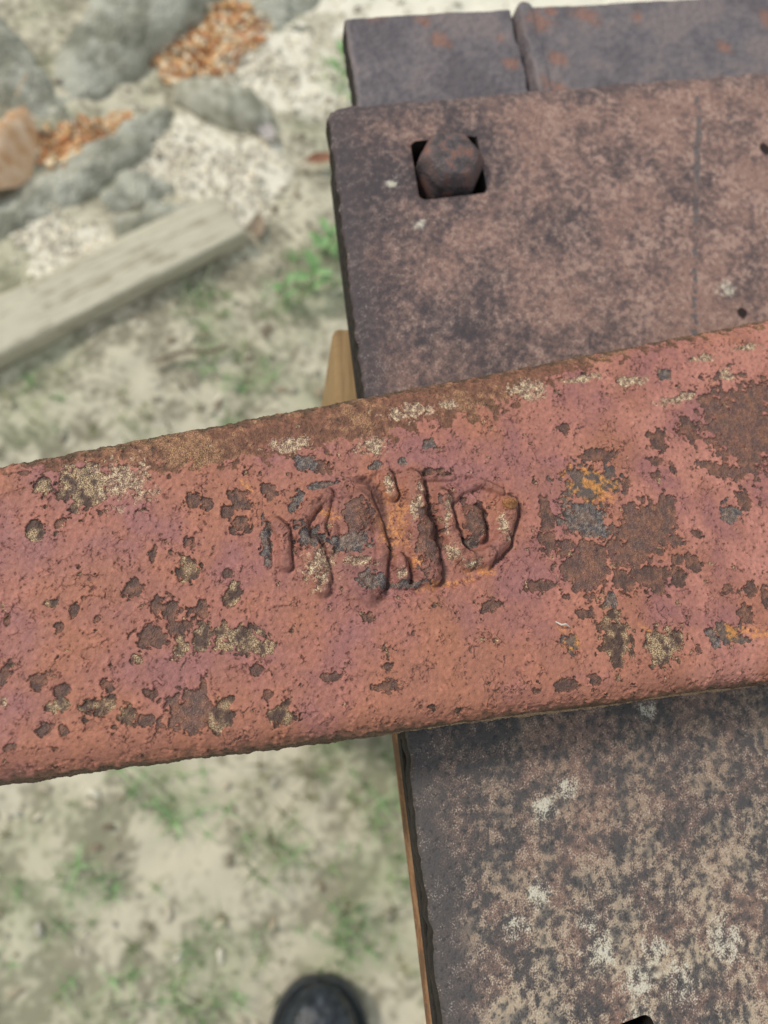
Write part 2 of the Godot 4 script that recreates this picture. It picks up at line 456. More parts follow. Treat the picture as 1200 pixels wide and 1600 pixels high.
					6:
						cr = lerpf(lerpf(100.0, 132.0, cloud), 128.0, fl * 0.4); cg = lerpf(lerpf(76.0, 92.0, cloud), 84.0, fl * 0.4); cb = lerpf(lerpf(70.0, 74.0, cloud), 74.0, fl * 0.4)
						speck = clampf((gr - 0.22) * 9.0, 0.0, 1.0) * 0.7
						cr = lerpf(cr, 186.0, speck); cg = lerpf(cg, 156.0, speck); cb = lerpf(cb, 124.0, speck)
					7:
						cr = 198.0; cg = 134.0; cb = 80.0
						cov *= clampf((pt - 0.32) * 5.0, 0.0, 1.0) * clampf(0.7 + gr * 2.0, 0.0, 1.0)
					10:
						speck = clampf((lo - 0.47) * 4.0 + (wp - 0.5) * 3.0, 0.0, 1.0) * clampf(gr * 4.0 + 0.35, 0.0, 1.0)
						cr = lerpf(lerpf(114.0, 136.0, cloud), 190.0, speck * 0.8); cg = lerpf(lerpf(78.0, 90.0, cloud), 154.0, speck * 0.8); cb = lerpf(lerpf(60.0, 72.0, cloud), 108.0, speck * 0.8)
					_:
						cr = lerpf(94.0, 130.0, cloud); cg = lerpf(70.0, 90.0, cloud); cb = lerpf(63.0, 74.0, cloud)
						speck = clampf((gr - 0.25) * 9.0, 0.0, 1.0) * 0.5
						cr = lerpf(cr, 180.0, speck); cg = lerpf(cg, 156.0, speck); cb = lerpf(cb, 130.0, speck)
				var mm := 1.0 + gr * 0.34 + (pt - 0.5) * 0.40
				cr *= mm
				cg *= mm
				cb *= mm
				if k_now != 7 and k_now != 10 and k_now != 3 and cov < 0.95:
					cr *= 0.66
					cg *= 0.62
					cb *= 0.62
				r = lerpf(r, cr, cov)
				g = lerpf(g, cg, cov)
				b = lerpf(b, cb, cov)
				if k_now != 7:
					depth = cov
					h += (gr * 0.5 + (pt - 0.5) * 0.45) * cov - (0.25 * cov if k_now != 10 else 0.12 * cov)
			if letter[i] > 0 and cov < 0.3:
				var q := 0.45 * clampf((pt - 0.3) * 3.0, 0.0, 1.0)
				r = lerpf(r, 128.0, q)
				g = lerpf(g, 86.0, q)
				b = lerpf(b, 76.0, q)
			# the shallow oval that the letters stand in
			var ox := (xv - 8.0) / 34.0
			var oy := (sv + 7.0 - (xv - 8.0) * 0.03) / 19.0
			var dish := smoothstep(1.05, 0.92, sqrt(ox * ox + oy * oy) + (wp - 0.5) * 0.25)
			# shade painted dark into the crevices, mostly right of the letter strokes
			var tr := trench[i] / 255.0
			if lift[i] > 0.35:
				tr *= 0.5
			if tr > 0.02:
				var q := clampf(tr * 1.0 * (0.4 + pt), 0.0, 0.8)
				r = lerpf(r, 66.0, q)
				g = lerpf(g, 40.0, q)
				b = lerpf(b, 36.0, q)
			# grime on the rolled edges and the sides
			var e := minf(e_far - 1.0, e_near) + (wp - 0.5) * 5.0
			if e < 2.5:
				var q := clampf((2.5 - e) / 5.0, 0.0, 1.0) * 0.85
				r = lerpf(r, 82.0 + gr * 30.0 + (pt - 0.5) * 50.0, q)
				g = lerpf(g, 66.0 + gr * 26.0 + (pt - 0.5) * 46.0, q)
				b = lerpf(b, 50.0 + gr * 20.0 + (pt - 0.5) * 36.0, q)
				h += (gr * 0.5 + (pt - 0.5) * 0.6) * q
			# a pale dry crust along the foot of the near side
			if e_near < -9.0 and xv > -15.0:
				var q := clampf((-9.0 - e_near) * 0.4 + (wp - 0.5) * 4.0, 0.0, 1.0) * clampf((xv + 15.0) / 20.0, 0.0, 1.0) * clampf(0.7 + gr * 2.0, 0.0, 1.0)
				r = lerpf(r, 196.0, q)
				g = lerpf(g, 164.0, q)
				b = lerpf(b, 130.0, q)
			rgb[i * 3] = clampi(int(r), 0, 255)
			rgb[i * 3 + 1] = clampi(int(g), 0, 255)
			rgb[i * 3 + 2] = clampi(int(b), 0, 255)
			fine[i] = clampi(int(h * 200.0), 0, 255)
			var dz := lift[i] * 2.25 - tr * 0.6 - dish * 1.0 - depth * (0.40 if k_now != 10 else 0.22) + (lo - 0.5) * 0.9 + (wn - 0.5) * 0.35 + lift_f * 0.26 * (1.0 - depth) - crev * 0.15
			if cov > 0.15 and cov < 0.8 and k_now < 7:
				dz += 0.14
			if e < 3.0:
				dz += (wp - 0.5) * 1.0 + (pt - 0.5) * 0.5
			disp[i] = dz
	var m := StandardMaterial3D.new()
	m.resource_name = "flaking red oxide paint on cast iron"
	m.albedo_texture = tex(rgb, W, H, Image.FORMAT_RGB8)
	m.roughness = 0.62
	m.metallic_specular = 0.45
	m.heightmap_enabled = true
	m.heightmap_texture = tex(fine, W, H, Image.FORMAT_L8)
	m.heightmap_scale = 0.08
	# the body: a lattice of columns along the bar that wraps over its rounded long edges
	var xs := PackedFloat32Array()
	var xx := -250.0
	while xx < 330.0:
		xs.append(xx)
		xx += 0.29 if xx > -122.0 and xx < 166.0 else 3.0
	var nx := xs.size()
	var ny := 580
	var p := PackedVector3Array()
	p.resize(nx * ny)
	var uv := PackedVector2Array()
	uv.resize(nx * ny)
	var ids := PackedByteArray()
	ids.resize((nx - 1) * (ny - 1))
	for i in nx:
		var x := xs[i]
		var wf := bar_far(x)
		var wn_ := bar_near(x)
		var s0 := -(wf + 23.0)
		var s1 := wn_ + 23.0
		var u := fold((x - BAR_X0) / BAR_W)
		var tx := clampi(int(u * W), 0, W - 1)
		for j in ny:
			var s := lerpf(s0, s1, j / float(ny - 1))
			var w := wf if s < 0.0 else wn_
			var sg := -1.0 if s < 0.0 else 1.0
			var rad := 9.0 if s < 0.0 else 8.0
			var a := absf(s) - (w - rad)
			var z := absf(s)
			var yy := 0.0
			var nz := 0.0
			var nyy := 1.0
			if a > 0.0:
				var ph := minf(a / rad, PI * 0.5)
				z = w - rad + rad * sin(ph)
				yy = -rad + rad * cos(ph)
				nz = sin(ph)
				nyy = cos(ph)
				if a > rad * PI * 0.5:
					yy -= a - rad * PI * 0.5
			var v := (s - BAR_S0) / BAR_H
			var ty := clampi(int(v * H), 0, H - 1)
			var d := disp[ty * W + tx]
			yy += 0.5 * (1.0 - pow(s / 60.0, 2.0)) - 0.5
			p[j * nx + i] = Vector3(x, yy + nyy * d, sg * (z + nz * d)) * 0.001
			uv[j * nx + i] = Vector2(u, v)
			if i < nx - 1 and j < ny - 1 and x > -40.0 and x < 60.0:
				ids[j * (nx - 1) + i] = letter[ty * W + tx]
	var bar := thing("iron_bar", "thick rusty red painted iron bar with worn raised letters lying across the plate", "bar", Vector3(0.03552, 1.0 - 0.212, -0.05905))
	bar.rotation_degrees.y = 8.7
	var body := lattice(nx, ny, p, uv, ids, 0)
	# underside and ends
	var st := SurfaceTool.new()
	st.begin(Mesh.PRIMITIVE_TRIANGLES)
	var low_y := -0.0275
	for i in nx - 1:
		if i % 8 and i < nx - 2:
			continue
		var i2 := mini(i + 8, nx - 1)
		var a := p[i]
		var b := p[i2]
		var c := p[(ny - 1) * nx + i2]
		var d := p[(ny - 1) * nx + i]
		for q in [[a, b], [b, c], [c, d], [d, a]]:
			pass
		st.set_uv(Vector2(fold((a.x * 1000.0 - BAR_X0) / BAR_W), 0.03))
		quad(st, Vector3(a.x, low_y, a.z), Vector3(d.x, low_y, d.z), Vector3(c.x, low_y, c.z), Vector3(b.x, low_y, b.z))
		quad(st, a, Vector3(a.x, low_y, a.z), Vector3(b.x, low_y, b.z), b)
		quad(st, d, c, Vector3(c.x, low_y, c.z), Vector3(d.x, low_y, d.z))
	for i in [0, nx - 1]:
		st.set_uv(Vector2(0.5, 0.03))
		var mid := Vector3(p[i].x, -0.013, 0.0)
		for j in range(0, ny - 1):
			for v in [mid, p[j * nx + i], p[(j + 1) * nx + i]]:
				st.add_vertex(v)
		for v in [mid, p[(ny - 1) * nx + i], p[i]]:
			st.add_vertex(v)
	st.generate_normals()
	st.commit(body)
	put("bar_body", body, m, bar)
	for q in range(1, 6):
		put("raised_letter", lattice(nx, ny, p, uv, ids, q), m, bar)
	# a crust of orange rust on the end of the last letter
	var crust := tube([Vector3(0, -0.0006, 0.0021), Vector3(0.0003, 0.0007, 0.0), Vector3(0, -0.0006, -0.0021)], [0.0016, 0.0024, 0.0016], 18, 18, 0.0, 5)
	put("rust_crust", crust, mat_noise(Color8(150, 92, 58), Color8(200, 132, 84), Color8(222, 168, 116), 200.0, 0.9, 0.05, 51), bar, Vector3(0.0407, 0.0016, -0.0092))
	# a curl of white lint on the paint
	var lint := put("white_lint", tube([Vector3(-0.0022, 0.0, -0.0008), Vector3(-0.0006, 0.0007, 0.0004), Vector3(0.0006, 0.0009, 0.0002), Vector3(0.0022, 0.0, 0.0010)], [0.00016, 0.00030, 0.00028, 0.00014], 8, 20, 0.0, 6), mat_plain(Color8(206, 196, 188), 0.9))
	lint.position = bar.transform * Vector3(0.0476, 0.0006, 0.0288)
	tag(lint, "tiny curl of white lint stuck on the red bar beside an orange scratch", "lint")

# ---------------------------------------------------------------- the stand

const PA := Vector3(0.02748, 0.7585, -0.25754)
const E1 := Vector3(0.978, 0, -0.207)
const E2 := Vector3(0.070, 0, 0.9975)

func on_plate(a: float, b: float, y := 0.0) -> Vector3:
	return E1 * a + E2 * b + Vector3(0, y, 0)

func hole_gap(a: float, b: float, ca: float, cb: float, half: float) -> float:   # signed distance to a square hole with rounded corners
	var qa := absf(a - ca) - half + 0.003
	var qb := absf(b - cb) - half + 0.003
	return Vector2(maxf(qa, 0.0), maxf(qb, 0.0)).length() + minf(maxf(qa, qb), 0.0) - 0.003

const HOLES := [[0.0467, 0.0366, 0.0146], [0.0470, 0.3556, 0.0146]]

func make_plate_material() -> StandardMaterial3D:
	var W := PLATE_TEX.x
	var H := PLATE_TEX.y
	var k := W / 280.0
	var low := bytes(noise(0.0042, 5, 21), W, H)
	var mid := bytes(noise(0.02, 5, 22), W, H)
	var grain := bytes(noise(0.36, 2, 23), W, H)
	var mid2 := bytes(noise(0.055, 4, 26), W, H)
	var dot := bytes(noise(0.09, 2, 24), W, H)
	var lich := bytes(noise(0.011, 6, 25), W, H)
	var rgb := PackedByteArray()
	rgb.resize(W * H * 3)
	var fine := PackedByteArray()
	fine.resize(W * H)
	var bright := [[48.7, 321.3, 4.6], [47.0, 313.0, 3.0], [59.8, 332.0, 4.4], [66.0, 326.0, 3.0], [23.7, 308.3, 3.6], [72.0, 338.0, 5.0], [34.0, 302.0, 3.4], [57.0, 343.0, 4.0], [40.0, 280.0, 3.2], [48.0, 276.0, 3.0], [90.0, 330.0, 5.0], [156.0, 113.0, 4.0], [30.2, 62.8, 2.6], [22.0, 42.0, 2.4], [80.0, 260.0, 3.0], [95.0, 245.0, 4.0]]
	for y in H:
		var bv := y / k - 5.0
		var lower := clampf((bv - 190.0) / 60.0, 0.0, 1.0)
		var foot := clampf((bv - 262.0) / 60.0, 0.0, 1.0)
		for x in W:
			var i := y * W + x
			var av := x / k - 5.0
			var lo := low[i] / 255.0
			var mi := mid[i] / 255.0
			var gr := grain[i] / 255.0 - 0.5
			var dt := dot[i] / 255.0
			var li := lich[i] / 255.0
			var m2 := mid2[i] / 255.0
			# blue-grey mill scale to dusty rose
			var right := clampf((av - 20.0) / 110.0, 0.0, 1.0)
			var t := (lo - 0.5) * 1.1 + (mi - 0.5) * (0.85 + 0.5 * lower) + (m2 - 0.5) * 0.9 + gr * 1.3 + 0.40 + (right * 0.52 - 0.06) * (1.0 - lower) + (0.02 + 0.10 * foot) * lower
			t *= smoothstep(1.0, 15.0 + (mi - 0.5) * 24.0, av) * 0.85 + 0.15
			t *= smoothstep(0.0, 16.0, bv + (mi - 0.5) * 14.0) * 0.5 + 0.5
			t = clampf(t, 0.0, 1.0)
			var r := lerpf(76.0, 150.0, t)
			var g := lerpf(67.0, 117.0, t)
			var b := lerpf(70.0, 106.0, t)
			if lower > 0.0:
				r = lerpf(r, lerpf(84.0, 140.0, t), lower)
				g = lerpf(g, lerpf(78.0, 112.0, t), lower)
				b = lerpf(b, lerpf(77.0, 100.0, t), lower)
				var q := lower * clampf((li - 0.48 + 0.10 * foot) * 3.2 + (m2 - 0.5) * 2.8 + gr * 2.4, 0.0, 1.0) * smoothstep(5.0, 16.0, av)
				r = lerpf(r, lerpf(168.0, 188.0, foot), q * (0.42 + 0.42 * foot))
				g = lerpf(g, lerpf(142.0, 168.0, foot), q * (0.42 + 0.42 * foot))
				b = lerpf(b, lerpf(120.0, 144.0, foot), q * (0.42 + 0.42 * foot))
				var q2 := lower * clampf((0.44 - mi) * 3.0 + (0.5 - m2) * 2.4 + gr * 1.2, 0.0, 1.0)
				r = lerpf(r, 80.0, q2 * 0.65)
				g = lerpf(g, 77.0, q2 * 0.65)
				b = lerpf(b, 78.0, q2 * 0.65)
			else:
				var q := clampf((li - 0.52) * 3.0 + (m2 - 0.5) * 2.0 + gr * 1.2, 0.0, 1.0) * (0.25 + 0.75 * right)
				r = lerpf(r, 184.0, q * 0.6)
				g = lerpf(g, 150.0, q * 0.6)
				b = lerpf(b, 136.0, q * 0.6)
			for s in bright:
				var d: float = Vector2(av - s[0], bv - s[1]).length_squared() / (s[2] * s[2])
				if d < 2.6:
					var q := clampf((1.1 - d) * 0.6 + (li - 0.5) * 1.6 + (m2 - 0.5) * 2.6 + (mi - 0.5) * 1.5 + gr * 2.6 - 0.05, 0.0, 1.0) * 0.85
					r = lerpf(r, 208.0, q)
					g = lerpf(g, 202.0, q)
					b = lerpf(b, 184.0, q)
			# white crumbs of lime
			if gr > 0.14 and m2 > 0.42:
				var q := clampf((gr - 0.14) * 8.0, 0.0, 1.0) * clampf((m2 - 0.42) * 4.0, 0.0, 1.0) * clampf((mi - 0.30) * 3.5, 0.0, 1.0)
				r = lerpf(r, 200.0, q * 0.7)
				g = lerpf(g, 194.0, q * 0.7)
				b = lerpf(b, 186.0, q * 0.7)
			# dark grains
			if dt < 0.32:
				var q := clampf((0.32 - dt) * 8.0, 0.0, 1.0) * (0.30 + 0.30 * lower)
				r = lerpf(r, 58.0, q)
				g = lerpf(g, 57.0, q)
				b = lerpf(b, 58.0, q)
			var h := 0.5 + gr * 0.35 + (dt - 0.5) * 0.3
			# scribed line
			var sa := lerpf(170.0, 136.0, clampf((bv - 15.0) / 112.0, 0.0, 1.0)) + (mi - 0.5) * 3.0
			if bv > 12.0 and bv < 150.0:
				var q := clampf(1.9 - absf(av - sa), 0.0, 1.0) * clampf((li - 0.40) * 4.0 + (m2 - 0.52) * 7.0 + gr * 2.0 + 0.05, 0.0, 1.0)
				r = lerpf(r, 92.0, q * 0.8)
				g = lerpf(g, 88.0, q * 0.8)
				b = lerpf(b, 90.0, q * 0.8)
				h -= 0.35 * q
			# one bored spot of dark rust, and another past the line
			for s in [[159.0, 122.9, 2.6], [195.6, 44.7, 3.0]]:
				var d: float = Vector2(av - s[0], bv - s[1]).length() / s[2] + (mi - 0.5) * 1.4
				var q := clampf((1.0 - d) * 3.0, 0.0, 1.0)
				r = lerpf(r, 44.0, q)
				g = lerpf(g, 30.0, q)
				b = lerpf(b, 28.0, q)
				h -= 0.5 * q
			var m := 1.0 + gr * 0.22
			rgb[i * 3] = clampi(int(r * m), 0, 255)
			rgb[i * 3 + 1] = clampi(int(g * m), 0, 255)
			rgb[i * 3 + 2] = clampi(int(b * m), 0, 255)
			fine[i] = clampi(int(h * 255.0), 0, 255)
	var mat := StandardMaterial3D.new()
	mat.resource_name = "mottled rusted plate"
	mat.albedo_texture = tex(rgb, W, H, Image.FORMAT_RGB8)
	mat.roughness = 0.7
	mat.metallic_specular = 0.4
	mat.heightmap_enabled = true
	mat.heightmap_texture = tex(fine, W, H, Image.FORMAT_L8)
	mat.heightmap_scale = 0.06
	return mat

func make_stand() -> void:
	var stand := thing("iron_stand", "mottled rusty iron plate with square bolt holes standing on a wooden block", "iron stand", PA)
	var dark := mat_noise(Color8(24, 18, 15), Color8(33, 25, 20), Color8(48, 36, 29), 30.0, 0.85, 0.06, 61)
	var pm := make_plate_material()
	var wob := noise(0.09, 4, 31)
	var dim := noise(70.0, 3, 32)
	# top of the plate
	var av := PackedFloat32Array()
	var bv := PackedFloat32Array()
	var q := 0.0
	for e in [0.0, 0.0004, 0.0008, 0.0013, 0.0018]:
		av.append(e)
		bv.append(e)
	q = 0.003
	while q < 0.40:
		av.append(q)
		q += 0.0011 if q < 0.26 else 0.006
	q = 0.003
	while q < 0.46:
		bv.append(q)
		q += 0.0011 if q < 0.38 else 0.006
	var nx := av.size()
	var ny := bv.size()
	var p := PackedVector3Array()
	p.resize(nx * ny)
	var uv := PackedVector2Array()
	uv.resize(nx * ny)
	var ids := PackedByteArray()
	ids.resize((nx - 1) * (ny - 1))
	for j in ny:
		for i in nx:
			var a := av[i]
			var b := bv[j]
			var y := 0.0
			for h in HOLES:
				var d := hole_gap(a, b, h[0], h[1], h[2])
				if absf(d) < 0.0007:
					var gx := hole_gap(a + 0.0002, b, h[0], h[1], h[2]) - hole_gap(a - 0.0002, b, h[0], h[1], h[2])
					var gy := hole_gap(a, b + 0.0002, h[0], h[1], h[2]) - hole_gap(a, b - 0.0002, h[0], h[1], h[2])
					var g := Vector2(gx, gy).normalized() * d
					a -= g.x
					b -= g.y
					d = 0.0
				if d >= 0.0 and d < 0.0022:
					y -= 0.0007 * pow(1.0 - d / 0.0022, 2.0)
			var da := av[i]
			var db := minf(bv[j], 0.46 - bv[j])
			y -= 0.0010 * (1.0 - smoothstep(0.0, 0.010, da))
			y -= 0.0012 * (1.0 - smoothstep(0.0, 0.008, db))
			var de := minf(da, db)
			if de < 0.0018:
				y -= 0.0018 - sqrt(maxf(0.0, 0.0018 * 0.0018 - pow(0.0018 - de, 2.0)))
			y += dim.get_noise_2d(a, b) * 0.00016
			var w := (wob.get_noise_2d(b * 1000.0, 3.0) * 0.0012 + wob.get_noise_2d(b * 5000.0, 9.0) * 0.00012) * maxf(0.0, 1.0 - av[i] / 0.01)
			var w2 := wob.get_noise_2d(a * 1000.0, 40.0) * 0.0012 * maxf(0.0, 1.0 - bv[j] / 0.01)
			# the corner is worn round
			var cr := maxf(0.0, 0.004 - Vector2(av[i], bv[j]).length()) * 0.25
			p[j * nx + i] = on_plate(a + w + cr, b + w2 + cr, y)
			uv[j * nx + i] = Vector2(fold((a + 0.005) / 0.280), fold((b + 0.005) / (0.280 * PLATE_TEX.y / PLATE_TEX.x)))
	for j in ny - 1:
		for i in nx - 1:
			for h in HOLES:
				if hole_gap((av[i] + av[i + 1]) * 0.5, (bv[j] + bv[j + 1]) * 0.5, h[0], h[1], h[2]) < 0.0:
					ids[j * (nx - 1) + i] = 1
	var top := lattice(nx, ny, p, uv, ids, 0)
	var plate := put("top_plate", top, pm, stand)
	# edge and underside of the plate
	var rim := PackedVector3Array()
	for i in nx:
		rim.append(p[i])
	for j in range(1, ny):
		rim.append(p[j * nx + nx - 1])
	for i in range(nx - 2, -1, -1):
		rim.append(p[(ny - 1) * nx + i])
	for j in range(ny - 2, 0, -1):
		rim.append(p[j * nx])
	var mid := on_plate(0.2, 0.23)
	var st := SurfaceTool.new()
	st.begin(Mesh.PRIMITIVE_TRIANGLES)
	var chip := noise(260.0, 3, 33)
	var ring := func(v: Vector3, r: int) -> Vector3:
		var o := (v - mid) * Vector3(1, 0, 1)
		var out := o.normalized() * (chip.get_noise_3d(v.x, r * 0.01, v.z) * 0.0003)
		if r == 0:
			return v
		var y: float = [0.0, -0.0055, -0.0105, -0.0148][r]
		return Vector3(v.x, y, v.z) + out + o.normalized() * [0.0, 0.0003, 0.0001, -0.0012][r]
	for i in rim.size():
		var a := rim[i]
		var b := rim[(i + 1) % rim.size()]
		for r in 3:
			quad(st, ring.call(a, r), ring.call(a, r + 1), ring.call(b, r + 1), ring.call(b, r))
		for v in [ring.call(a, 3), mid + Vector3(0, -0.0148, 0), ring.call(b, 3)]:
			st.add_vertex(v)
	st.index()
	st.generate_normals()
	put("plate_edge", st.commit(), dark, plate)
	# walls of the holes
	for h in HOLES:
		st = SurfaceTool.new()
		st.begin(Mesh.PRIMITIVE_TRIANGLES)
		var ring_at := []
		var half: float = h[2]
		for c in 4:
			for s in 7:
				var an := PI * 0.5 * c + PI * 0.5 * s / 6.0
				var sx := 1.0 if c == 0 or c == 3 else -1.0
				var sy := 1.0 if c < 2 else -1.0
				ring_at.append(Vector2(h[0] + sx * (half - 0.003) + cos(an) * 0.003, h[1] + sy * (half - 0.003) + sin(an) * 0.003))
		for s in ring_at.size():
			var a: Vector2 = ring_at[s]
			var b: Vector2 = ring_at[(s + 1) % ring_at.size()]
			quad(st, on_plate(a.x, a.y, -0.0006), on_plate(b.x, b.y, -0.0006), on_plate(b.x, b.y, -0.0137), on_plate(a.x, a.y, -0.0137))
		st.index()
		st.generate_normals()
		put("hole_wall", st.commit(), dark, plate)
	# lip that turns down along the left edge
	var lip := put("edge_lip", block(Vector3(0.0085, 0.0062, 0.43), 0.0008, 0.0003, 37, 40), dark, plate, on_plate(0.0046, 0.236, -0.0208))
	lip.rotation.y = atan2(0.070, 0.9975)
	# bolt heads sitting in the holes
	var bm := mat_noise(Color8(62, 52, 52), Color8(88, 80, 84), Color8(128, 90, 78), 20.0, 0.55, 0.05, 71)
	for h in HOLES:
		var b := put("bolt", bolt_mesh(), bm, stand, on_plate(h[0] + 0.0006, h[1] - 0.0006, -0.0122))
		b.rotation_degrees.y = 6.0
	# rail behind the plate, running under it
	var rail := rail_mesh()
	var rm := mat_noise(Color8(94, 86, 90), Color8(108, 100, 104), Color8(122, 110, 110), 3.6, 0.6, 0.10, 81, 90, Color8(146, 102, 86), 15.0)
	var rl := put("back_rail", rail[0], rm, stand, Vector3(0.0386, 0.7433, -0.3263) - PA)
	put("rail_edge", rail[1], dark, rl)
	# lower flange, orange with fresh rust
	var om := mat_noise(Color8(110, 80, 56), Color8(146, 102, 68), Color8(160, 122, 88), 10.0, 0.9, 0.08, 91)
	var fl := put("lower_flange", block(Vector3(0.09, 0.0220, 0.30), 0.0012, 0.0005, 34, 24), om, stand, on_plate(0.0476, 0.371, -0.0436))
	fl.rotation.y = atan2(0.070, 0.9975)
	# block of wood that carries it all
	var wood := mat_grain(Color8(138, 112, 78), Color8(158, 130, 92), Color8(112, 86, 58), 41)
	var post := put("wooden_block", block(Vector3(0.24, 0.7435 - 0.0155, 0.098), 0.003, 0.0008, 42, 16), wood)
	post.position = Vector3(0.0300 + 0.12, -0.005, -0.127)
	tag(post, "tan wooden block standing upright under the plate's left edge", "wooden block")

func rail_mesh() -> Array:
	var nx := 560
	var ny := 110
	var p := PackedVector3Array()
	var uv := PackedVector2Array()
	var n := noise(0.08, 3, 35)
	for j in ny:
		for i in nx:
			var a := 0.34 * i / (nx - 1.0)
			var b := 0.115 * j / (ny - 1.0)
			var de := minf(a, b)
			var y := 0.0
			var far := 0.0
			# past the bead the rail is a little higher and wider
			var ra := a - 0.0845 - n.get_noise_2d(b * 900.0, 60.0) * 0.0012
			y += 0.0012 * smoothstep(-0.0005, 0.001, ra)
			y += 0.0013 * sqrt(maxf(0.0, 1.0 - pow((ra - 0.0035) / 0.0042, 2.0)))
			y -= 0.0050 * exp(-pow((ra + 0.0012) / 0.0013, 2.0))
			far = -0.0022 * maxf(0.0, 1.0 - pow((ra - 0.0035) / 0.0042, 2.0)) + 0.0012 * smoothstep(0.0, 0.012, ra)
			if de < 0.002:
				y -= 0.002 - sqrt(maxf(0.0, 0.002 * 0.002 - pow(0.002 - de, 2.0)))
			y += n.get_noise_2d(a * 1500.0, b * 1500.0) * 0.00025
			var w := n.get_noise_2d(a * 400.0, 20.0) * 0.0008 * maxf(0.0, 1.0 - b / 0.01)
			p.append(on_plate(a + 0.0012 * n.get_noise_2d(b * 500.0, 5.0) * maxf(0.0, 1.0 - a / 0.01), b + w + far * maxf(0.0, 1.0 - b / 0.01), y))
			uv.append(Vector2(a, b))
	var top := lattice(nx, ny, p, uv)
	var st := SurfaceTool.new()
	st.begin(Mesh.PRIMITIVE_TRIANGLES)
	var rim := PackedVector3Array()
	for i in nx:
		rim.append(p[i])
	for j in range(1, ny):
		rim.append(p[j * nx + nx - 1])
	for i in range(nx - 2, -1, -1):
		rim.append(p[(ny - 1) * nx + i])
	for j in range(ny - 2, 0, -1):
		rim.append(p[j * nx])
	var mid := on_plate(0.17, 0.06, -0.0125)
	for i in rim.size():
		var a := rim[i]
		var b := rim[(i + 1) % rim.size()]
		var a2 := Vector3(a.x, -0.0125, a.z)
		var b2 := Vector3(b.x, -0.0125, b.z)
		quad(st, a, a2, b2, b)
		for v in [a2, mid, b2]:
			st.add_vertex(v)
	st.index()
	st.generate_normals()
	return [top, st.commit()]

func bolt_mesh() -> ArrayMesh:
	var st := SurfaceTool.new()
	st.begin(Mesh.PRIMITIVE_TRIANGLES)
	var n := noise(190.0, 3, 36)
	var prof := [Vector2(1.0, 0.0), Vector2(1.0, 0.0128), Vector2(0.985, 0.0138), Vector2(0.80, 0.0182), Vector2(0.74, 0.0188), Vector2(0.40, 0.0193), Vector2(0.0, 0.0194)]
	var around := 48
	var at := func(k: int, r: int) -> Vector3:
		var an := TAU * (k % around) / around
		var s := fposmod(an, PI / 3.0) - PI / 6.0
		var hex := cos(PI / 6.0) / cos(s) * 0.0144
		var q: Vector2 = prof[r]
		var rad: float = lerpf(0.0132, hex, smoothstep(0.55, 0.90, q.x)) * q.x
		var v := Vector3(cos(an) * rad, q.y, sin(an) * rad)
		return v + Vector3(n.get_noise_3dv(v), n.get_noise_3dv(v + Vector3.ONE), n.get_noise_3dv(v - Vector3.ONE)) * 0.0004
	for k in around:
		for r in prof.size() - 1:
			quad(st, at.call(k, r), at.call(k, r + 1), at.call(k + 1, r + 1), at.call(k + 1, r))
	st.index()
	st.generate_normals()
	return st.commit()

# wood: long grain streaks along the object's own x or y, by texture
func mat_grain(c1: Color, c2: Color, c3: Color, sd: int, along_x := false, scale := 3.0) -> StandardMaterial3D:
	var W := 512
	var n := noise(0.02, 4, sd)
	var n2 := noise(0.2, 2, sd + 1)
	var out := PackedByteArray()
	out.resize(W * W * 3)
	var hh := PackedByteArray()
	hh.resize(W * W)
	for y in W:
		for x in W:
			var u := float(x) if along_x else float(y)
			var v := float(y) if along_x else float(x)
			var t := n.get_noise_2d(u * 0.12, v * 2.4) * 0.9 + n2.get_noise_2d(u * 0.08, v) * 0.45 + n.get_noise_2d(u + 900.0, v) * 0.4
			var c := c2.lerp(c1, clampf(t, 0.0, 1.0)) if t > 0.0 else c2.lerp(c3, clampf(-t, 0.0, 1.0))
			var i := y * W + x
			out[i * 3] = int(c.r * 255)
			out[i * 3 + 1] = int(c.g * 255)
			out[i * 3 + 2] = int(c.b * 255)
			hh[i] = clampi(int(128 + t * 110), 0, 255)
	var m := StandardMaterial3D.new()
	m.albedo_texture = tex(out, W, W, Image.FORMAT_RGB8)
	m.roughness = 0.9
	m.uv1_triplanar = true
	m.uv1_scale = Vector3.ONE * scale
	m.heightmap_enabled = true
	m.heightmap_texture = tex(hh, W, W, Image.FORMAT_L8)
	m.heightmap_scale = 0.15
	return m

# ---------------------------------------------------------------- the ground

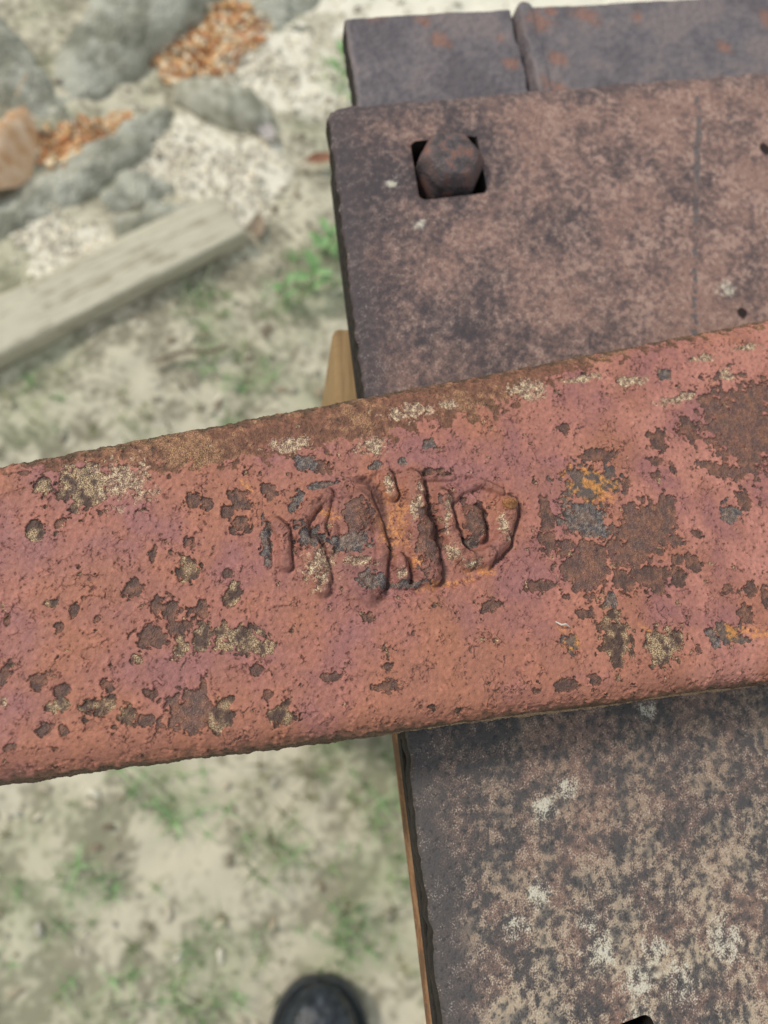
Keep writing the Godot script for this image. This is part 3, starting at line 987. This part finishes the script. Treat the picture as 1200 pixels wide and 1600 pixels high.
const PALE := [[0.04, -1.175, 0.075], [0.09, -1.12, 0.075], [-0.09, -0.97, 0.065], [-0.115, -0.90, 0.06], [-0.06, -0.88, 0.06], [-0.03, -0.86, 0.05], [-0.31, -0.745, 0.045], [-0.26, -0.75, 0.05], [-0.32, -0.79, 0.04], [-0.15, -0.915, 0.05], [0.0, -1.09, 0.06], [-0.02, -1.14, 0.05], [0.30, -1.33, 0.2], [0.7, -1.40, 0.25], [-0.18, -0.79, 0.03], [-0.01, -0.93, 0.05]]
const LITTER := [[-0.039, -1.216, 0.055], [-0.085, -1.15, 0.05], [-0.06, -1.19, 0.045], [-0.137, -1.105, 0.022], [-0.216, -0.99, 0.022], [-0.265, -0.95, 0.04], [-0.30, -0.93, 0.04], [-0.175, -1.16, 0.04]]
const GREEN := [[0.095, -0.761, 0.05], [0.075, -0.70, 0.05], [0.035, -0.68, 0.03], [0.134, -1.115, 0.035], [-0.01, -0.541, 0.03], [-0.09, -0.66, 0.035], [-0.33, -0.478, 0.05], [-0.08, 0.028, 0.03], [0.018, 0.084, 0.03], [-0.04, 0.205, 0.045], [-0.06, 0.225, 0.06], [0.068, 0.196, 0.03], [-0.26, 0.131, 0.05], [0.113, 0.17, 0.03], [-0.125, -0.01, 0.03], [0.15, 0.10, 0.05], [-0.197, 0.116, 0.03], [-0.07, -0.591, 0.03], [0.09, -0.022, 0.03], [-0.175, 0.231, 0.04], [0.17, 0.03, 0.04], [-0.02, -0.45, 0.03]]

func near(list: Array, x: float, z: float) -> float:
	var best := 9.0
	for s in list:
		var dx: float = x - s[0]
		var dz: float = z - s[1]
		best = minf(best, (dx * dx + dz * dz) / (s[2] * s[2]))
	return best

func ground_y(x: float, z: float) -> float:
	return gn.get_noise_2d(x, z) * 0.010 + gn2.get_noise_2d(x, z) * 0.005

var gn: FastNoiseLite
var gn2: FastNoiseLite

func make_ground() -> void:
	gn = noise(3.0, 3, 101)
	gn2 = noise(18.0, 3, 102)
	var W := GROUND_TEX
	var size := 2.4
	var x0 := -0.8
	var z0 := -1.8
	var low := bytes(noise(0.006, 5, 103), W, W)
	var mid := bytes(noise(0.025, 5, 104), W, W)
	var fin := bytes(noise(0.12, 4, 105), W, W)
	var grn := bytes(noise(0.012, 4, 106), W, W)
	var rgb := PackedByteArray()
	rgb.resize(W * W * 3)
	for y in W:
		var z := z0 + size * y / W
		for x in W:
			var i := y * W + x
			var xw := x0 + size * x / W
			var lo := low[i] / 255.0
			var mi := mid[i] / 255.0
			var fi := fin[i] / 255.0
			var t := clampf((lo - 0.5) * 1.3 + (mi - 0.5) * 2.2 + (fi - 0.5) * 1.7 + 0.54, 0.0, 1.0)
			var near_sand := smoothstep(-0.5, 0.0, z)
			t = clampf(t + near_sand * 0.20 - 0.02, 0.0, 1.0)
			var r := lerpf(142.0, 206.0, t)
			var g := lerpf(136.0, 198.0, t)
			var b := lerpf(118.0, 177.0, t)
			var gq := clampf((grn[i] / 255.0 - 0.52) * 4.0, 0.0, 1.0) * 0.25
			r = lerpf(r, 128.0, gq)
			g = lerpf(g, 136.0, gq)
			b = lerpf(b, 104.0, gq)
			if xw > -0.6 and xw < 1.1 and z > -1.7 and z < 0.4:
				var d := near(PALE, xw, z) + (mi - 0.5) * 2.6 + (fi - 0.5) * 1.2
				var q := clampf((1.1 - d) * 2.0, 0.0, 1.0)
				r = lerpf(r, 234.0, q)
				g = lerpf(g, 227.0, q)
				b = lerpf(b, 210.0, q)
				d = near(LITTER, xw, z) + (mi - 0.5) * 1.6
				q = clampf((1.0 - d) * 2.0, 0.0, 1.0) * 0.8
				r = lerpf(r, lerpf(150.0, 200.0, fi), q)
				g = lerpf(g, lerpf(96.0, 150.0, fi), q)
				b = lerpf(b, lerpf(62.0, 108.0, fi), q)
				d = near(GREEN, xw, z) + (mi - 0.5) * 1.6
				q = clampf((1.2 - d) * 1.0, 0.0, 1.0) * 0.18
				r = lerpf(r, 134.0, q)
				g = lerpf(g, 152.0, q)
				b = lerpf(b, 112.0, q)
			rgb[i * 3] = int(r)
			rgb[i * 3 + 1] = int(g)
			rgb[i * 3 + 2] = int(b)
	var m := StandardMaterial3D.new()
	m.albedo_texture = tex(rgb, W, W, Image.FORMAT_RGB8)
	m.roughness = 0.95
	m.metallic_specular = 0.2
	var xs := PackedFloat32Array()
	var zs := PackedFloat32Array()
	for e in [-60.0, -20.0, -8.0, -4.0, -2.4]:
		xs.append(e)
		zs.append(e - 0.6)
	for e in 240:
		xs.append(-1.4 + e * 0.0125)
		zs.append(-2.0 + e * 0.0125)
	for e in [2.6, 4.0, 8.0, 20.0, 60.0]:
		xs.append(e)
		zs.append(e)
	var p := PackedVector3Array()
	var uv := PackedVector2Array()
	for z in zs:
		for x in xs:
			p.append(Vector3(x, ground_y(x, z), z))
			uv.append(Vector2((x - x0) / size, (z - z0) / size))
	var g := put("ground", lattice(xs.size(), zs.size(), p, uv), m)
	g.set_meta("kind", "structure")
	g.set_meta("label", "pale sandy ground with thin grass and leaf litter")

func scatter(called: String, label: String, category: String, mesh: Mesh, mat: Material, spots: Array, per: int, smin: float, smax: float, cols: Array, flat: bool, sd: int, spread := 1.0) -> void:
	rng.seed = sd
	var mm := MultiMesh.new()
	mm.transform_format = MultiMesh.TRANSFORM_3D
	mm.use_colors = true
	mm.mesh = mesh
	mm.instance_count = spots.size() * per
	for i in mm.instance_count:
		var s: Array = spots[i % spots.size()]
		var a := rng.randf() * TAU
		var d: float = s[2] * spread * sqrt(rng.randf()) * 1.1
		var x: float = s[0] + cos(a) * d
		var z: float = s[1] + sin(a) * d
		var sc := rng.randf_range(smin, smax)
		var b := Basis(Vector3.UP, rng.randf() * TAU)
		if flat:
			b = b * Basis(Vector3.RIGHT, rng.randf_range(-0.5, 0.5)) * Basis(Vector3.BACK, rng.randf_range(-0.5, 0.5))
		b = b.scaled(Vector3(sc, sc, sc))
		mm.set_instance_transform(i, Transform3D(b, Vector3(x, ground_y(x, z) + (0.002 if flat else -0.001), z)))
		var c: Color = cols[rng.randi() % cols.size()]
		mm.set_instance_color(i, (c * rng.randf_range(0.8, 1.15)).srgb_to_linear())
	var o := MultiMeshInstance3D.new()
	o.name = called
	o.multimesh = mm
	o.material_override = mat
	add_child(o, true)
	tag(o, label, category)
	o.set_meta("kind", "stuff")

func flake_mesh(l: float, w: float, t: float) -> ArrayMesh:
	var st := SurfaceTool.new()
	st.begin(Mesh.PRIMITIVE_TRIANGLES)
	var top := [Vector3(-l, t, -w * 0.6), Vector3(l * 0.7, t * 1.6, -w), Vector3(l, t, w * 0.3), Vector3(-l * 0.5, t * 0.8, w)]
	var c := Vector3(0, t * 2.0, 0)
	for i in 4:
		var a: Vector3 = top[i]
		var b: Vector3 = top[(i + 1) % 4]
		for v in [c, a, b]:
			st.add_vertex(v)
		quad(st, a, a - Vector3(0, t, 0), b - Vector3(0, t, 0), b)
	st.generate_normals()
	return st.commit()

func blade_mesh() -> ArrayMesh:
	# a small tuft: five bent blades
	var st := SurfaceTool.new()
	st.begin(Mesh.PRIMITIVE_TRIANGLES)
	for k in 5:
		var a := TAU * k / 5.0 + 0.4 * k
		var dir := Vector3(cos(a), 0, sin(a))
		var side := Vector3(-sin(a), 0, cos(a))
		var prev := Vector3.ZERO
		var L := 0.030 + 0.008 * (k % 3)
		for s in 4:
			var f := (s + 1) / 4.0
			var q := dir * L * f * (0.35 + 0.6 * f) + Vector3.UP * L * (f - 0.45 * f * f)
			var w0 := 0.0016 * (1.0 - s / 4.0)
			var w1 := 0.0016 * (1.0 - f)
			quad(st, prev - side * w0, prev + side * w0, q + side * w1, q - side * w1)
			prev = q
	st.generate_normals()
	return st.commit()

func leaf_mesh(L: float, w: float, curl: float, lift_: float, sd: int) -> ArrayMesh:
	# an oval leaf blade with a point, cupped along its middle rib and curled along its length
	var nx := 22
	var ny := 13
	var p := PackedVector3Array()
	var uv := PackedVector2Array()
	var n := noise(3.0, 2, sd)
	for j in ny:
		for i in nx:
			var f := i / (nx - 1.0)
			var g := j / (ny - 1.0) * 2.0 - 1.0
			var half := w * pow(sin(PI * pow(clampf(f, 0.001, 0.999), 0.85)), 0.8)
			var an := curl * (f - 0.5)
			var R := L / maxf(absf(curl), 0.001)
			var c := Vector3(R * sin(an), R * (1.0 - cos(an)) * signf(curl), 0)
			var cup := lift_ * w * (g * g) * sin(PI * f)
			p.append(c + Vector3(-sin(an) * cup, cos(an) * cup, g * half * (1.0 - 0.2 * absf(lift_))) + Vector3.UP * n.get_noise_2d(f * 1.5, g) * w * 0.08)
			uv.append(Vector2(f, g))
	var m := lattice(nx, ny, p, uv)
	return m

func dead_leaf(label: String, at: Vector3, turn: float, L: float, w: float, curl: float, cup: float, m: Material, sd: int, tilt := 0.0) -> void:
	var t := thing("dead_leaf", label, "leaf", at)
	t.rotation = Vector3(tilt, turn, 0)
	put("leaf_blade", leaf_mesh(L, w, curl, cup, sd), m, t)
	put("leaf_stalk", tube([Vector3(-L * 0.44, 0.001, 0), Vector3(-L * 0.62, 0.003, 0.002), Vector3(-L * 0.75, 0.001, 0.006)], [0.0012, 0.001, 0.0012], 6, 8, 0.0, sd), m, t)

func weed(label: String, at: Vector3, n: int, L: float, sd: int, lm: Material) -> void:
	rng.seed = sd
	var t := thing("weed_plant", label, "weed", at, "green weeds beside the iron stand")
	put("stem", tube([Vector3(0, -0.01, 0), Vector3(0.004, 0.03, 0.002), Vector3(0.0, 0.055, 0.006)], [0.0022, 0.0018, 0.0012], 7, 10, 0.0, sd), lm, t)
	var mesh := leaf_mesh(L, L * 0.2, -0.9, 0.25, sd)
	for k in n:
		var o := put("leaf", mesh, lm, t)
		var a := TAU * k * 0.382 + rng.randf() * 0.5
		var h := 0.02 + 0.04 * k / n
		o.rotation = Vector3(0, a, rng.randf_range(0.1, 0.6))
		o.position = Vector3(0.002, h, 0.003) + Vector3(cos(-a), 0.25, sin(-a)) * L * 0.5
		o.scale = Vector3.ONE * rng.randf_range(0.7, 1.15)

func make_yard() -> void:
	# weathered board
	var board_mat := mat_grain(Color8(176, 168, 148), Color8(204, 197, 176), Color8(128, 118, 98), 111, true, 2.2)
	var board := put("wooden_board", block(Vector3(0.62, 0.034, 0.084), 0.005, 0.0022, 112, 24), board_mat)
	board.position = Vector3(-0.298, 0.0, -0.632)
	board.rotation.y = atan2(0.172, 0.250)
	tag(board, "weathered grey wooden board lying on the ground below the tree roots", "board")
	# tree roots
	var bark := mat_noise(Color8(128, 127, 112), Color8(160, 158, 143), Color8(192, 190, 176), 2.2, 0.95, 0.8, 121, 90, Color8(206, 205, 190), 20.0)
	var roots := thing("tree_roots", "grey lichen-spotted surface roots of a tree spreading over the ground", "tree roots", Vector3(-0.25, 0, -1.1))
	var o := roots.position
	var defs := [
		[[Vector3(-0.10, -0.02, -1.42), Vector3(-0.19, 0.005, -1.24), Vector3(-0.27, -0.01, -1.10), Vector3(-0.36, -0.03, -0.98)], [0.09, 0.085, 0.065, 0.03]],
		[[Vector3(-0.62, -0.01, -1.26), Vector3(-0.42, 0.0, -1.10), Vector3(-0.33, -0.01, -1.0), Vector3(-0.22, -0.03, -0.98)], [0.09, 0.07, 0.045, 0.02]],
		[[Vector3(-0.12, -0.02, -1.07), Vector3(-0.18, -0.002, -0.985), Vector3(-0.25, 0.0, -0.90), Vector3(-0.33, -0.004, -0.825), Vector3(-0.45, -0.02, -0.76)], [0.015, 0.028, 0.034, 0.036, 0.036]],
		[[Vector3(-0.13, -0.012, -0.872), Vector3(-0.18, -0.003, -0.868), Vector3(-0.235, -0.01, -0.832)], [0.018, 0.032, 0.02]],
		[[Vector3(-0.09, -0.012, -0.838), Vector3(-0.15, 0.0, -0.812), Vector3(-0.21, -0.004, -0.775)], [0.02, 0.034, 0.026]],
		[[Vector3(0.10, -0.02, -1.35), Vector3(0.02, -0.01, -1.26), Vector3(0.12, -0.02, -1.20)], [0.05, 0.04, 0.02]]]
	var sd := 130
	for d in defs:
		var pts := []
		for v in d[0]:
			pts.append(v - o)
		sd += 1
		put("root", tube(pts, d[1], 36, 90, 0.016, sd, 0.55), bark, roots)
	# rounded stone
	var sm := mat_noise(Color8(150, 146, 128), Color8(176, 172, 154), Color8(206, 202, 186), 5.0, 0.95, 0.3, 141)
	var stone := put("stone", tube([Vector3(-0.078, -0.005, -0.022), Vector3(-0.03, 0.002, -0.006), Vector3(0.03, 0.0, 0.012), Vector3(0.075, -0.008, 0.03)], [0.022, 0.040, 0.040, 0.018], 28, 40, 0.008, 142, 0.8), sm)
	stone.position = Vector3(-0.055, 0.008, -1.038)
	tag(stone, "rounded grey stone with a pale end half buried in pale sand", "stone")
	# leaves
	var brown := mat_noise(Color8(196, 144, 96), Color8(220, 178, 138), Color8(232, 204, 176), 6.0, 0.2, 0.0, 151)
	brown.backlight_enabled = true
	brown.backlight = Color(0.25, 0.14, 0.06)
	dead_leaf("large curled glossy brown leaf lying against a root by the orange crumbs", Vector3(-0.385, 0.055, -0.900), -1.95, 0.17, 0.052, -0.9, -1.2, brown, 152, 0.25)
	var mauve := mat_noise(Color8(150, 140, 140), Color8(178, 168, 166), Color8(190, 182, 176), 14.0, 0.7, 0.0, 153)
	dead_leaf("small pale mauve leaf lying on sand beside the rounded stone", Vector3(0.008, 0.012, -0.988), 2.0, 0.05, 0.014, 0.7, 0.3, mauve, 154)
	var dull := mat_noise(Color8(126, 108, 90), Color8(148, 130, 110), Color8(166, 148, 126), 14.0, 0.85, 0.0, 155)
	dead_leaf("dull brown leaf lying at the near end of the grey board", Vector3(-0.004, 0.012, -0.80), 1.5, 0.05, 0.012, 0.8, 0.3, dull, 156)
	var rust := mat_noise(Color8(120, 78, 58), Color8(150, 104, 80), Color8(166, 124, 100), 14.0, 0.85, 0.0, 157)
	dead_leaf("thin reddish brown leaf close beside the plate's left edge", Vector3(0.098, 0.012, -0.938), 0.3, 0.055, 0.012, 0.6, 0.4, rust, 158)
	# two dry twigs
	var twig_mat := mat_noise(Color8(104, 88, 70), Color8(132, 116, 96), Color8(160, 146, 126), 20.0, 0.9, 0.1, 159)
	var twig := put("twig", tube([Vector3(-0.05, 0.012, 0.02), Vector3(-0.01, 0.016, 0.0), Vector3(0.03, 0.014, -0.004), Vector3(0.06, 0.010, -0.02)], [0.0022, 0.0030, 0.0026, 0.0016], 8, 24, 0.0, 160), twig_mat)
	twig.position = Vector3(-0.10, 0.0, -0.575)
	tag(twig, "short dry brown twig on the ground below the grey board", "twig")
	# plants
	var green := mat_noise(Color8(112, 152, 92), Color8(138, 176, 116), Color8(164, 194, 142), 12.0, 0.6, 0.0, 161)
	green.backlight_enabled = true
	green.backlight = Color(0.2, 0.4, 0.12)
	weed("leafy green weed nearest the iron plate, topmost of three", Vector3(0.10, 0.0, -0.765), 9, 0.034, 162, green)
	weed("low green weed below the topmost one, its leaves spread wide", Vector3(0.075, 0.0, -0.70), 7, 0.030, 163, green)
	weed("small green weed left of the wide one, near the grey board", Vector3(0.035, 0.0, -0.675), 5, 0.024, 164, green)
	weed("green weed in the gap by the back rail's left end", Vector3(0.137, 0.0, -1.112), 7, 0.034, 165, green)
	var vm := mat_vertex(0.7)
	vm.backlight_enabled = true
	vm.backlight = Color(0.2, 0.3, 0.1)
	scatter("grass", "thin green grass growing in patches on the sand", "grass", blade_mesh(), vm, GREEN, 15, 0.35, 0.95, [Color8(128, 164, 110), Color8(148, 180, 128), Color8(156, 168, 126), Color8(174, 178, 148)], false, 171, 1.25)
	var sparse := []
	rng.seed = 19
	for i in 50:
		sparse.append([rng.randf_range(-0.40, 0.35), rng.randf_range(-0.62, 0.32), 0.05])
	scatter("dry_grass", "sparse dry and pale green grass blades over the sandy ground", "dry grass", blade_mesh(), vm, sparse, 9, 0.3, 0.85, [Color8(150, 158, 116), Color8(168, 166, 130), Color8(140, 160, 112), Color8(132, 126, 96)], false, 175, 1.4)
	var vm2 := mat_vertex(0.95)
	scatter("wood_crumbs", "orange crumbs of rotten wood heaped between the roots", "wood crumbs", flake_mesh(0.007, 0.004, 0.0018), vm2, LITTER, 190, 0.3, 1.2, [Color8(204, 150, 100), Color8(184, 120, 76), Color8(220, 188, 146), Color8(212, 164, 112), Color8(230, 216, 188), Color8(160, 116, 84)], true, 172)
	scatter("pale_chips", "pale cream chips and shell bits strewn over the sand between the roots", "chips", flake_mesh(0.006, 0.0045, 0.0012), vm2, PALE, 110, 0.2, 0.9, [Color8(236, 228, 210), Color8(226, 218, 198), Color8(210, 202, 182), Color8(236, 222, 200)], true, 173)
	var bits := []
	rng.seed = 9
	for i in 60:
		bits.append([rng.randf_range(-0.45, 0.9), rng.randf_range(-1.5, 0.32), 0.12])
	scatter("leaf_litter", "small dry scraps of leaves and twigs on the sand", "leaf litter", flake_mesh(0.010, 0.005, 0.0009), vm2, bits, 24, 0.2, 1.0, [Color8(176, 166, 146), Color8(158, 146, 126), Color8(192, 184, 164), Color8(206, 200, 182), Color8(148, 132, 112), Color8(180, 172, 154)], true, 174, 1.5)

# black work shoe: sole, upper, toe seam, tongue and laces
func make_shoe() -> void:
	var shoe := thing("black_shoe", "black leather work shoe standing on sand at the bottom edge", "shoe", Vector3(0.062, 0.004, 0.358))
	shoe.rotation.y = -0.02
	shoe.scale = Vector3.ONE * 0.94
	var L := 0.155
	var outline := func(f: float) -> float:       # half width, heel (0) to toe (1)
		var w := lerpf(0.034, 0.053, smoothstep(0.15, 0.68, f))
		w *= sqrt(maxf(0.0, 1.0 - pow(maxf(0.0, (f - 0.74) / 0.26), 2.3)))
		return w * sqrt(maxf(0.0, 1.0 - pow(maxf(0.0, (0.14 - f) / 0.14), 2.2)))
	var rubber := mat_noise(Color8(38, 41, 43), Color8(52, 56, 58), Color8(66, 70, 72), 30.0, 0.5, 0.05, 181)
	var leather := mat_noise(Color8(20, 23, 28), Color8(40, 46, 54), Color8(66, 74, 84), 12.0, 0.22, 0.08, 182)
	# sole
	var st := SurfaceTool.new()
	st.begin(Mesh.PRIMITIVE_TRIANGLES)
	var rim := []
	for i in 61:
		var f := i / 60.0
		f = 0.5 - 0.5 * cos(PI * f)
		rim.append(Vector3(outline.call(f) + 0.006, 0, L - 2.0 * L * f))
	for i in range(59, 0, -1):
		rim.append(rim[i] * Vector3(-1, 1, 1))
	var levels := [[0.0, -0.003], [0.004, 0.0], [0.022, 0.001], [0.026, -0.001], [0.027, -0.004], [0.024, -0.007]]
	for i in rim.size():
		var a: Vector3 = rim[i]
		var b: Vector3 = rim[(i + 1) % rim.size()]
		for k in levels.size() - 1:
			var q := []
			for e in [[a, k], [a, k + 1], [b, k + 1], [b, k]]:
				var v: Vector3 = e[0]
				var lv: Array = levels[e[1]]
				q.append(v + v.normalized() * lv[1] * Vector3(1, 0, 1) + Vector3(0, lv[0], 0))
			quad(st, q[0], q[1], q[2], q[3])
		for v in [Vector3(0, 0.0, 0), a * 0.98, b * 0.98]:
			st.add_vertex(v)
		for v in [Vector3(0, 0.0235, 0), a * 0.97 + Vector3(0, 0.0235, 0), b * 0.97 + Vector3(0, 0.0235, 0)]:
			st.add_vertex(v)
	st.index()
	st.generate_normals()
	put("sole", st.commit(), rubber, shoe)
	# upper: arches across the foot, open at the ankle
	var nx := 41
	var ny := 60
	var p := PackedVector3Array()
	var uv := PackedVector2Array()
	var crease := noise(60.0, 3, 183)
	for j in ny:
		var f := 1.0 - j / (ny - 1.0) * 0.985
		var w: float = outline.call(f) - 0.006
		var h := lerpf(0.115, 0.048, smoothstep(0.25, 0.82, f)) * sqrt(maxf(0.0, 1.0 - pow(maxf(0.0, (f - 0.70) / 0.30), 2.6)))
		if f < 0.08:
			h *= 0.96
		var open := smoothstep(0.46, 0.30, f) * 0.62   # the collar
		for i in nx:
			var t := i / (nx - 1.0)
			var an := lerpf(0.0, PI, t)
			var g := absf(t - 0.5) * 2.0
			var x := cos(an) * w * (1.0 if sin(an) < 0.5 else 1.0)
			var y := pow(maxf(sin(an), 0.0), 0.72) * h
			if open > 0.0 and g < 0.75:
				y = minf(y, h * (1.0 - open * (1.0 - g)))
				x = cos(an) * w
			var v := Vector3(-x, 0.0225 + y, L - 2.0 * L * f)
			v += Vector3(0, 1, 0) * crease.get_noise_3dv(v) * 0.0034
			if f > 0.63 and f < 0.66:
				v.y += 0.0012 * sin(an)
			p.append(v)
			uv.append(Vector2(t, f))
	put("upper", lattice(nx, ny, p, uv), leather, shoe)
	# lining seen in the collar, and laces
	for k in 4:
		var z := 0.020 - 0.018 * k
		var y := 0.100 - 0.013 * k
		var lace := put("lace", tube([Vector3(-0.024, y - 0.010, z), Vector3(0, y + 0.004, z - 0.003), Vector3(0.024, y - 0.010, z)], [0.002, 0.0024, 0.002], 8, 14, 0.0, 190 + k), rubber, shoe)
		lace.position.y = 0.006

func _ready() -> void:
	# camera
	var cam := Camera3D.new()
	cam.name = "camera"
	add_child(cam)
	cam.position = Vector3(0, 1, 0)
	cam.basis = Basis(Vector3(0.9871827, 0.1510352, 0.0515635), Vector3(0, 0.3230907, -0.9463680), Vector3(-0.1595945, 0.9342381, 0.3189495)).orthonormalized()
	cam.near = 0.01
	cam.far = 200.0
	var lens := CameraAttributesPhysical.new()
	lens.frustum_focal_length = 18.0
	lens.frustum_focus_distance = 0.222
	lens.exposure_aperture = 6.2
	lens.frustum_near = 0.01
	lens.frustum_far = 200.0
	cam.attributes = lens
	cam.fov = 67.38
	# sky
	var env := Environment.new()
	env.background_mode = Environment.BG_SKY
	var sm := ProceduralSkyMaterial.new()
	sm.sky_top_color = Color(0.80, 0.84, 0.86)
	sm.sky_horizon_color = Color(0.68, 0.71, 0.70)
	sm.sky_curve = 0.2
	sm.ground_bottom_color = Color(0.34, 0.33, 0.29)
	sm.ground_horizon_color = Color(0.50, 0.50, 0.46)
	sm.sun_angle_max = 1.0
	sm.sky_energy_multiplier = 1.0
	var sky := Sky.new()
	sky.sky_material = sm
	env.sky = sky
	env.tonemap_mode = Environment.TONE_MAPPER_LINEAR
	env.tonemap_exposure = 1.0
	env.sdfgi_enabled = true
	env.ssao_enabled = true
	env.ssil_enabled = true
	var we := WorldEnvironment.new()
	we.name = "world"
	we.environment = env
	add_child(we)
	# weak sun through thin cloud, from the upper left
	var sun := DirectionalLight3D.new()
	sun.name = "sun"
	add_child(sun)
	sun.light_energy = 0.7
	sun.light_color = Color(1.0, 0.97, 0.92)
	sun.light_angular_distance = 12.0
	sun.shadow_enabled = true
	sun.look_at_from_position(Vector3(-1.0, 1.15, -0.6), Vector3.ZERO, Vector3.UP)
	make_ground()
	make_stand()
	make_bar()
	make_yard()
	make_shoe()
